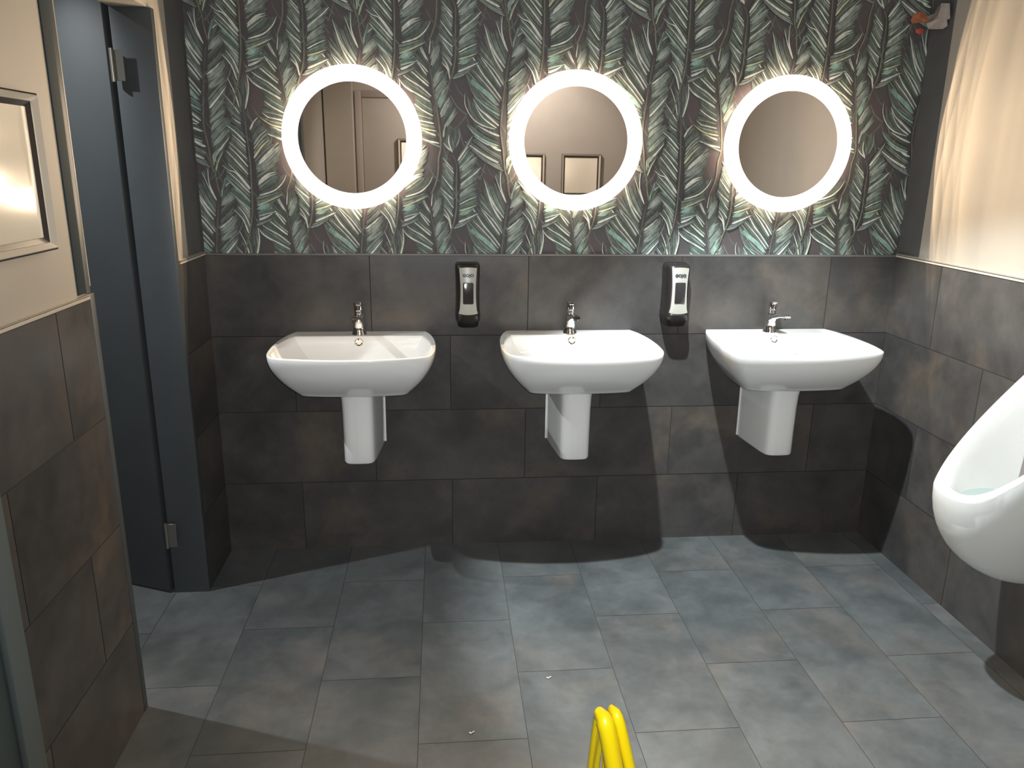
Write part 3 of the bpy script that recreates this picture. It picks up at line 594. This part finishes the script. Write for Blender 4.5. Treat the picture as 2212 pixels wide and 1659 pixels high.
# ------------------------------------------------------------------ soap dispensers
def rrect(cx, cz, hw, hh, r, n=5):
    out = []
    for sx, sz, a0 in ((1, 1, 0), (-1, 1, 90), (-1, -1, 180), (1, -1, 270)):
        for k in range(n+1):
            a = math.radians(a0+90*k/n); out.append((cx+sx*(hw-r)+r*math.cos(a), cz+sz*(hh-r)+r*math.sin(a)))
    return out
def text_bm(s, size, depth):
    c = bpy.data.curves.new('t', 'FONT'); c.body = s; c.size = size; c.extrude = depth; c.align_x = 'CENTER'; c.offset = 0.0006
    o = bpy.data.objects.new('t', c); me = bpy.data.meshes.new_from_object(o)
    bm = bmesh.new(); bm.from_mesh(me); bpy.data.objects.remove(o); bpy.data.curves.remove(c); bpy.data.meshes.remove(me)
    return bm
def make_disp():
    root = empty('soap_dispenser', (0.963, 0, 0.935))
    # black body, waisted, deepest at the bottom
    bm = bmesh.new(); rings = []
    for z, hw, d in ((0.020, 0.036, 0.060), (0.004, 0.044, 0.085), (0.0, 0.044, 0.098)): pass
    prof = [(0.000, 0.036, 0.074), (0.004, 0.040, 0.086), (0.022, 0.042, 0.098), (0.027, 0.0465, 0.102), (0.048, 0.0475, 0.104), (0.056, 0.046, 0.094), (0.11, 0.0445, 0.088), (0.17, 0.045, 0.086), (0.222, 0.047, 0.086), (0.234, 0.045, 0.080), (0.240, 0.038, 0.066)]
    for z, hw, d in prof:
        r = []
        for k in range(25):
            a = math.pi*k/24
            ca, sa = math.cos(a), math.sin(a)
            r.append(Vector((math.copysign(abs(ca)**0.42, ca)*hw, -abs(sa)**0.42*d*(0.94+0.06*sa), z)))
        rings.append(r)
    loft(bm, rings); mk('housing', bm, M['black'], root, 50)
    # silver front plate, hourglass, bulging a little
    def plate_ring(t, inset, yo):
        return None
    bm = bmesh.new(); nz, nx_ = 24, 10; grid = []
    for j in range(nz+1):
        t = j/nz; z = 0.057+t*0.168
        hw = 0.0335-0.0055*math.sin(math.pi*(0.08+0.86*t))**1.2+(0.003 if t < 0.1 else 0)*(1-t*10)
        row = []
        for i in range(nx_+1):
            u = -1+2*i/nx_
            y = -(0.0960+0.004*math.cos(math.pi*(t-0.15)))+0.005*u*u
            zz = z-(0.0045*(1-u*u) if j == 0 else 0)+(0.003*(1-u*u) if j == nz else 0)
            row.append(bm.verts.new((u*hw, y, zz)))
        grid.append(row)
    for j in range(nz):
        for i in range(nx_): bm.faces.new((grid[j][i], grid[j][i+1], grid[j+1][i+1], grid[j+1][i]))
    ext = bmesh.ops.extrude_face_region(bm, geom=bm.faces[:])
    bmesh.ops.translate(bm, vec=(0, 0.012, 0), verts=[v for v in ext['geom'] if isinstance(v, bmesh.types.BMVert)])
    plate = mk('front_plate', bm, M['plate'], root, 45)
    bm = bmesh.new()
    o1 = rrect(0, 0.133, 0.0195, 0.040, 0.005); o2 = rrect(0, 0.133, 0.018, 0.0385, 0.004)
    loft(bm, [[Vector((x, -0.092, z)) for x, z in o1], [Vector((x, -0.1012, z)) for x, z in o1], [Vector((x, -0.1018, z)) for x, z in o2]])
    mk('window', bm, M['dgrey'], plate, 40)
    bm = text_bm('GOJO', 0.0145, 0.0008)
    bmesh.ops.scale(bm, vec=(1.12, 1, 1), verts=bm.verts)
    bmesh.ops.rotate(bm, cent=(0, 0, 0), matrix=Matrix.Rotation(math.pi/2, 3, 'X'), verts=bm.verts)
    bmesh.ops.translate(bm, vec=(0, -0.0950, 0.194), verts=bm.verts)
    mk('lettering', bm, M['logo'], plate, False)
    return root
d0 = make_disp()
dlab = ('black and silver soap dispenser left of the middle basin', 'black and silver soap dispenser right of the middle basin')
for i, x in enumerate((0.963, 1.765)):
    d = d0 if i == 0 else copy_tree(d0); d.location = (x, 0, 0.934); tag(d, dlab[i], 'soap dispenser', 'push soap dispensers on the dark tiles')

# ------------------------------------------------------------------ urinal on the right wall
def make_urinal():
    YC = -1.02; root = empty('urinal', (W, YC, 0.628))
    tag(root, 'white ceramic bowl urinal on the right wall', 'urinal')
    # outline of the opening in its own sloping plane, measured from the wall: s = distance out, h = height
    bm = bmesh.new(); n = 48
    # body cross sections by height: half width (along y) and projection (out from the wall)
    def sec(z, hw, pr, ex=1.0, back=0.0):
        r = []
        for k in range(n+1):
            a = math.pi*k/n; ca, sa = math.cos(a), math.sin(a)
            r.append(Vector((-(back+(pr-back)*abs(sa)**ex), math.copysign(abs(ca)**0.9, ca)*hw, z)))
        return r
    # outer shell under the rim: rim height depends on the distance from the wall
    def rim_z(x): return 0.0+max(0.0, (x-0.055))*0 
    prj, hwm = 0.374, 0.172
    def rim_pt(a, k=1.0, dz=0.0):
        ca, sa = math.cos(a), math.sin(a)
        x = prj*max(0, sa)**0.78*k; y = math.copysign(abs(ca)**0.85, ca)*hwm*k
        d = prj-x
        z = 0.0+(0.9*d**1.0 if d > 0.09 else 0)*0
        z = 0.0+1.28*max(0.0, d-0.045)+1.28*0.02*math.exp(-((d)/0.05)**2)*0
        z = 1.06*(math.sqrt((d-0.035)**2+0.02**2)+(d-0.035))/2
        return Vector((-x, y, z+dz))
    A = [math.pi*k/n for k in range(n+1)]
    rings = []
    # bottom to rim
    for j in range(0, 13):
        t = j/12.0
        r = []
        for a in A:
            top = rim_pt(a); ca, sa = math.cos(a), math.sin(a)
            bz = -0.275
            q = math.sin(t*math.pi/2)**0.75
            w = 0.10+0.90*q
            y = top.y*w; x = top.x*(0.16+0.84*math.sin(t*math.pi/2)**0.85)
            z = bz+(top.z-bz)*(1-math.cos(t*math.pi/2)**1.0)*(1.0) if t < 1 else top.z
            r.append(Vector((x, y, z)))
        rings.append(r)
    rings.append([rim_pt(a, 0.992, 0.007) for a in A]); rings.append([rim_pt(a, 0.968, 0.010) for a in A]); rings.append([rim_pt(a, 0.925, 0.008) for a in A])
    rings.append([rim_pt(a, 0.895, 0.000) for a in A])
    # inner hollow
    for j in range(1, 9):
        t = j/8.0; r = []
        for a in A:
            e = rim_pt(a, 0.895)
            tgt = Vector((-0.16, 0, -0.075))
            f = t**0.9
            zz = e.z+(tgt.z-e.z)*(1-(1-t)**1.9)
            r.append(Vector((e.x+(tgt.x-e.x)*f*0.85, e.y*(1-0.80*f), zz)))
        rings.append(r)
    loft(bm, rings, False, False, closed=False)
    # back plate against the wall
    ring = [Vector((0, rim_pt(a).y, rim_pt(a).z)) for a in A]
    ext = bmesh.ops.solidify(bm, geom=bm.faces[:], thickness=-0.004)
    mk('bowl', bm, M['ceramic'], root, 50)
    bm = bmesh.new()
    zt = rim_pt(0.0).z
    prof = rrect(0, 0, 0.135, (zt+0.10)/2, 0.05, 6)
    loft(bm, [[Vector((0, x, z+zt/2-0.03)) for x, z in prof], [Vector((-0.008, x, z+zt/2-0.03)) for x, z in prof], [Vector((-0.012, x*0.95, (z*0.98)+zt/2-0.03)) for x, z in prof]])
    mk('back_plate', bm, M['ceramic'], root, 40)
    bm = bmesh.new(); o = [(0.080*math.cos(2*math.pi*k/28), 0.070*math.sin(2*math.pi*k/28)) for k in range(28)]
    loft(bm, [[Vector((-0.215+x*s, y*s+0.02, z)) for x, y in o] for s, z in ((1.0, -0.030), (1.0, -0.020), (0.94, -0.015))])
    mk('drain_screen', bm, M['drain'], root, 40)
    return root
make_urinal()

# ------------------------------------------------------------------ snap frames
def make_frame(name, w, h):
    root = empty(name, (0, 0, 0))      # built facing +x, standing in the y-z plane
    def ring_rect(k, d): return [Vector((d, sy*(w/2-k), sz*(h/2-k))) for sy, sz in ((-1, -1), (1, -1), (1, 1), (-1, 1))]
    bm = bmesh.new(); vr = [[bm.verts.new(p) for p in ring_rect(k, d)] for k, d in ((0, 0), (0, 0.020), (0.004, 0.022))]
    for a, b in zip(vr[:-1], vr[1:]):
        for i in range(4): bm.faces.new((a[i], a[(i+1) % 4], b[(i+1) % 4], b[i]))
    mk('outer_edge', bm, M['black'], root, False)
    bm = bmesh.new(); vr = [[bm.verts.new(p) for p in ring_rect(k, d)] for k, d in ((0.0035, 0.0222), (0.0055, 0.0240), (0.0165, 0.0150), (0.0168, 0.012))]
    for a, b in zip(vr[:-1], vr[1:]):
        for i in range(4): bm.faces.new((a[i], a[(i+1) % 4], b[(i+1) % 4], b[i]))
    mk('aluminium_rim', bm, M['silver'], root, False)
    bm = bmesh.new(); vr = [[bm.verts.new(p) for p in ring_rect(k, d)] for k, d in ((0.0168, 0.0125), (0.0275, 0.0065), (0.0280, 0.0061))]
    for a, b in zip(vr[:-1], vr[1:]):
        for i in range(4): bm.faces.new((a[i], a[(i+1) % 4], b[(i+1) % 4], b[i]))
    mk('inner_gasket', bm, M['black'], root, False)  # black gasket, widened to paint in the bevel's dark reflection
    bm = bmesh.new(); box(bm, 0.001, 0.006, -w/2+0.0255, w/2-0.0255, -h/2+0.0255, h/2-0.0255)
    mk('white_sheet', bm, M['paper'], root, False)
    return root
f0 = make_frame('poster_frame', 0.315, 0.328); f0.location = (-0.0098, -1.290, 1.497)
FG = 'slim poster frames holding pale sheets'
tag(f0, 'silver edged poster frame with glaring white sheet, on the wall left of the open doorway', 'frame', FG)
f1 = copy_tree(f0); f1.location = (0.70, YF+0.0145, 1.55); f1.rotation_euler = (0, 0, math.pi/2)
tag(f1, 'framed white sheet on the pale door, reflected at the edge of the leftmost mirror', 'frame', FG)

for x, lb in ((1.985, 'framed pale sheet fully seen in the middle mirror, near its lower right'), (1.535, 'framed pale sheet half seen in the middle mirror, near its lower left')):
    f2 = copy_tree(f0); f2.location = (x, YF-0.0094, 1.455); f2.rotation_euler = (0, 0, math.pi/2); tag(f2, lb, 'frame', FG)

# ------------------------------------------------------------------ yellow folding floor sign (closed, seen edge on from above)
ax = Vector((1.150, -1.835, 0.606))
wdir = Vector((math.cos(math.radians(-66)), math.sin(math.radians(-66)), 0)); ndir = Vector((math.cos(math.radians(24)), math.sin(math.radians(24)), 0))
root = empty('floor_sign', (ax.x, ax.y, 0))
ax = ax+wdir*0.013
tag(root, 'bright yellow folding floor sign at the bottom edge of the photo', 'floor sign')
def make_sign_panel(side):
    """one moulded panel: rims as tubes, a recessed web between them and a hand hole near the top."""
    bm = bmesh.new()
    def P(u, h, n=0.0):   # u across, h down from the top, leaning outward with h
        lean = (0.0100+0.15*h if side > 0 else 0.0160-0.10*h)
        return wdir*u+ndir*side*(lean+n)+Vector((0, 0, ax.z-h))
    H = 0.612
    half_o = lambda h: 0.006+0.012*min(1, h/0.03)**0.5+0.225*h
    hs = [0.008, 0.014, 0.026, 0.045, 0.08, 0.14, 0.22, 0.32, 0.44, H-0.012]
    pts = [P(half_o(h)-0.010, h) for h in hs]
    lft = [P(-half_o(h)+0.006, h) for h in hs]
    loop = pts+lft[::-1]
    big = 0.0105 if side > 0 else 0.0160
    rr = [big*0.85]+[big]*(len(pts)-1); rr = rr+[0.0065]*(len(lft)-1)+[big*0.75]
    tube(bm, loop, rr, 12, closed=True)
    # hand hole rim
    hole = []
    for k in range(28):
        a = 2*math.pi*k/28
        hh = 0.130+0.085*math.cos(a); hw = max(0.004, (half_o(hh)-0.022))
        hole.append(P(hw*math.sin(a)*1.0, hh))
    tube(bm, hole, 0.006, 10, closed=True)
    # web: strips from the outer rim to the hole, and a full sheet below
    def strip(L1, L2, off):
        for a, b, c, d in zip(L1[:-1], L1[1:], L2[1:], L2[:-1]):
            bm.faces.new([bm.verts.new(p+ndir*side*off) for p in (a, b, c, d)])
    for off in (-0.002, 0.002):
        for sgn in (1, -1):
            Lo = []; Li = []
            for k in range(15):
                a = math.pi*k/14; hh = 0.130-0.085*math.cos(a); hw = max(0.004, half_o(hh)-0.022)*math.sin(a)
                Li.append(P(sgn*hw, hh)); Lo.append(P(sgn*(half_o(hh)-0.010), hh))
            strip(Lo, Li, off)
        Lo = [P(half_o(h)-0.010, h) for h in (0.215, 0.32, 0.44, H-0.012)]; Li = [P(-half_o(h)+0.010, h) for h in (0.215, 0.32, 0.44, H-0.012)]
        strip(Lo, Li, off)
        Lo = [P(half_o(h)-0.010, h) for h in (0.008, 0.03, 0.045)]; Li = [P(-half_o(h)+0.010, h) for h in (0.008, 0.03, 0.045)]
        strip(Lo, Li, off)
    return mk('sign_panel', bm, M['yellow'], root, 50)
make_sign_panel(1); make_sign_panel(-1)
bm = bmesh.new(); tube(bm, [ndir*-0.016+Vector((0, 0, ax.z-0.055)), ndir*0.016+Vector((0, 0, ax.z-0.055))], 0.004, 10)
mk('hinge_pin', bm, M['yellow'], root)

# ------------------------------------------------------------------ torn wallpaper at the top right corner
root = empty('torn_wallpaper', (2.63, 0.0, 2.05))
tag(root, 'torn scrap of wallpaper with pale backing and orange bits near the top right corner', 'wallpaper scrap')
def flap(name, pts, mat, y0, th=0.003, curl=0.01):
    bm = bmesh.new(); P = [Vector((min(x, 2.666)-(curl*random.random() if x > 2.66 else 0), (y0-curl*random.random()) if x < 2.66 else y, z)) for x, y, z in pts]
    c = sum(P, Vector())/len(P); c.y -= 0.004
    vc = bm.verts.new(c); vs_ = [bm.verts.new(p) for p in P]
    for i in range(len(vs_)): bm.faces.new((vc, vs_[i], vs_[(i+1) % len(vs_)]))
    e = bmesh.ops.extrude_face_region(bm, geom=bm.faces[:])
    bmesh.ops.translate(bm, vec=(th*0.6, th, 0), verts=[v for v in e['geom'] if isinstance(v, bmesh.types.BMVert)])
    bmesh.ops.translate(bm, vec=(-2.63, 0, -2.05), verts=bm.verts)
    return mk(name, bm, mat, root, False)
flap('pale_backing', [(2.666, -0.059, 2.105), (2.666, -0.112, 2.095), (2.666, -0.127, 2.044), (2.666, -0.101, 2.044), (2.666, -0.111, 2.023), (2.666, -0.094, 2.015), (2.666, -0.048, 2.021), (2.663, -0.002, 2.029), (2.651, -0.002, 2.047), (2.666, -0.014, 2.057), (2.666, -0.044, 2.067), (2.666, -0.057, 2.075), (2.666, -0.061, 2.095)], M['plaster'], 0.003, curl=0.006)
flap('curled_edge', [(2.666, -0.05, 2.102), (2.666, -0.06, 2.099), (2.666, -0.058, 2.069), (2.666, -0.043, 2.07), (2.666, -0.012, 2.054), (2.659, -0.002, 2.057), (2.647, -0.002, 2.07), (2.666, -0.021, 2.077), (2.666, -0.037, 2.092)], M['trimg'], 0.003, curl=0.006)
flap('orange_scrap', [(2.6, -0.002, 2.08), (2.622, -0.002, 2.086), (2.646, -0.002, 2.079), (2.661, -0.002, 2.066), (2.66, -0.002, 2.053), (2.639, -0.002, 2.051), (2.596, -0.002, 2.046), (2.591, -0.002, 2.057)], M['orange'], 0.004, curl=0.006)
flap('red_scrap', [(2.612, -0.002, 2.026), (2.631, -0.002, 2.031), (2.646, -0.002, 2.027), (2.648, -0.002, 2.016), (2.634, -0.002, 2.01), (2.615, -0.002, 2.015)], M['red'], 0.004, curl=0.006)

def scrap(x, y, label):
    bm = bmesh.new(); q = [(-0.007, -0.002), (-0.002, -0.004), (0.007, 0.002), (0.004, 0.005), (0.0, 0.001), (-0.005, 0.002)]
    bm.faces.new([bm.verts.new((a*1.2, c*1.2, 0.0022+0.002*abs(a)/0.007)) for a, c in q]); e = bmesh.ops.extrude_face_region(bm, geom=bm.faces[:]); bmesh.ops.translate(bm, vec=(0, 0, -0.0008), verts=[v for v in e['geom'] if isinstance(v, bmesh.types.BMVert)])
    o = mk('paper_scrap', bm, M['paper'], None, False); o.location = (x, y, -0.0004); tag(o, label, 'paper scrap', 'paper scraps on the floor')
scrap(1.1810, -0.9150, 'tiny white paper scrap on the floor, farther from the camera, near the yellow sign')
scrap(0.9340, -1.1420, 'tiny white paper scrap on the floor at the bottom, left of the yellow sign')
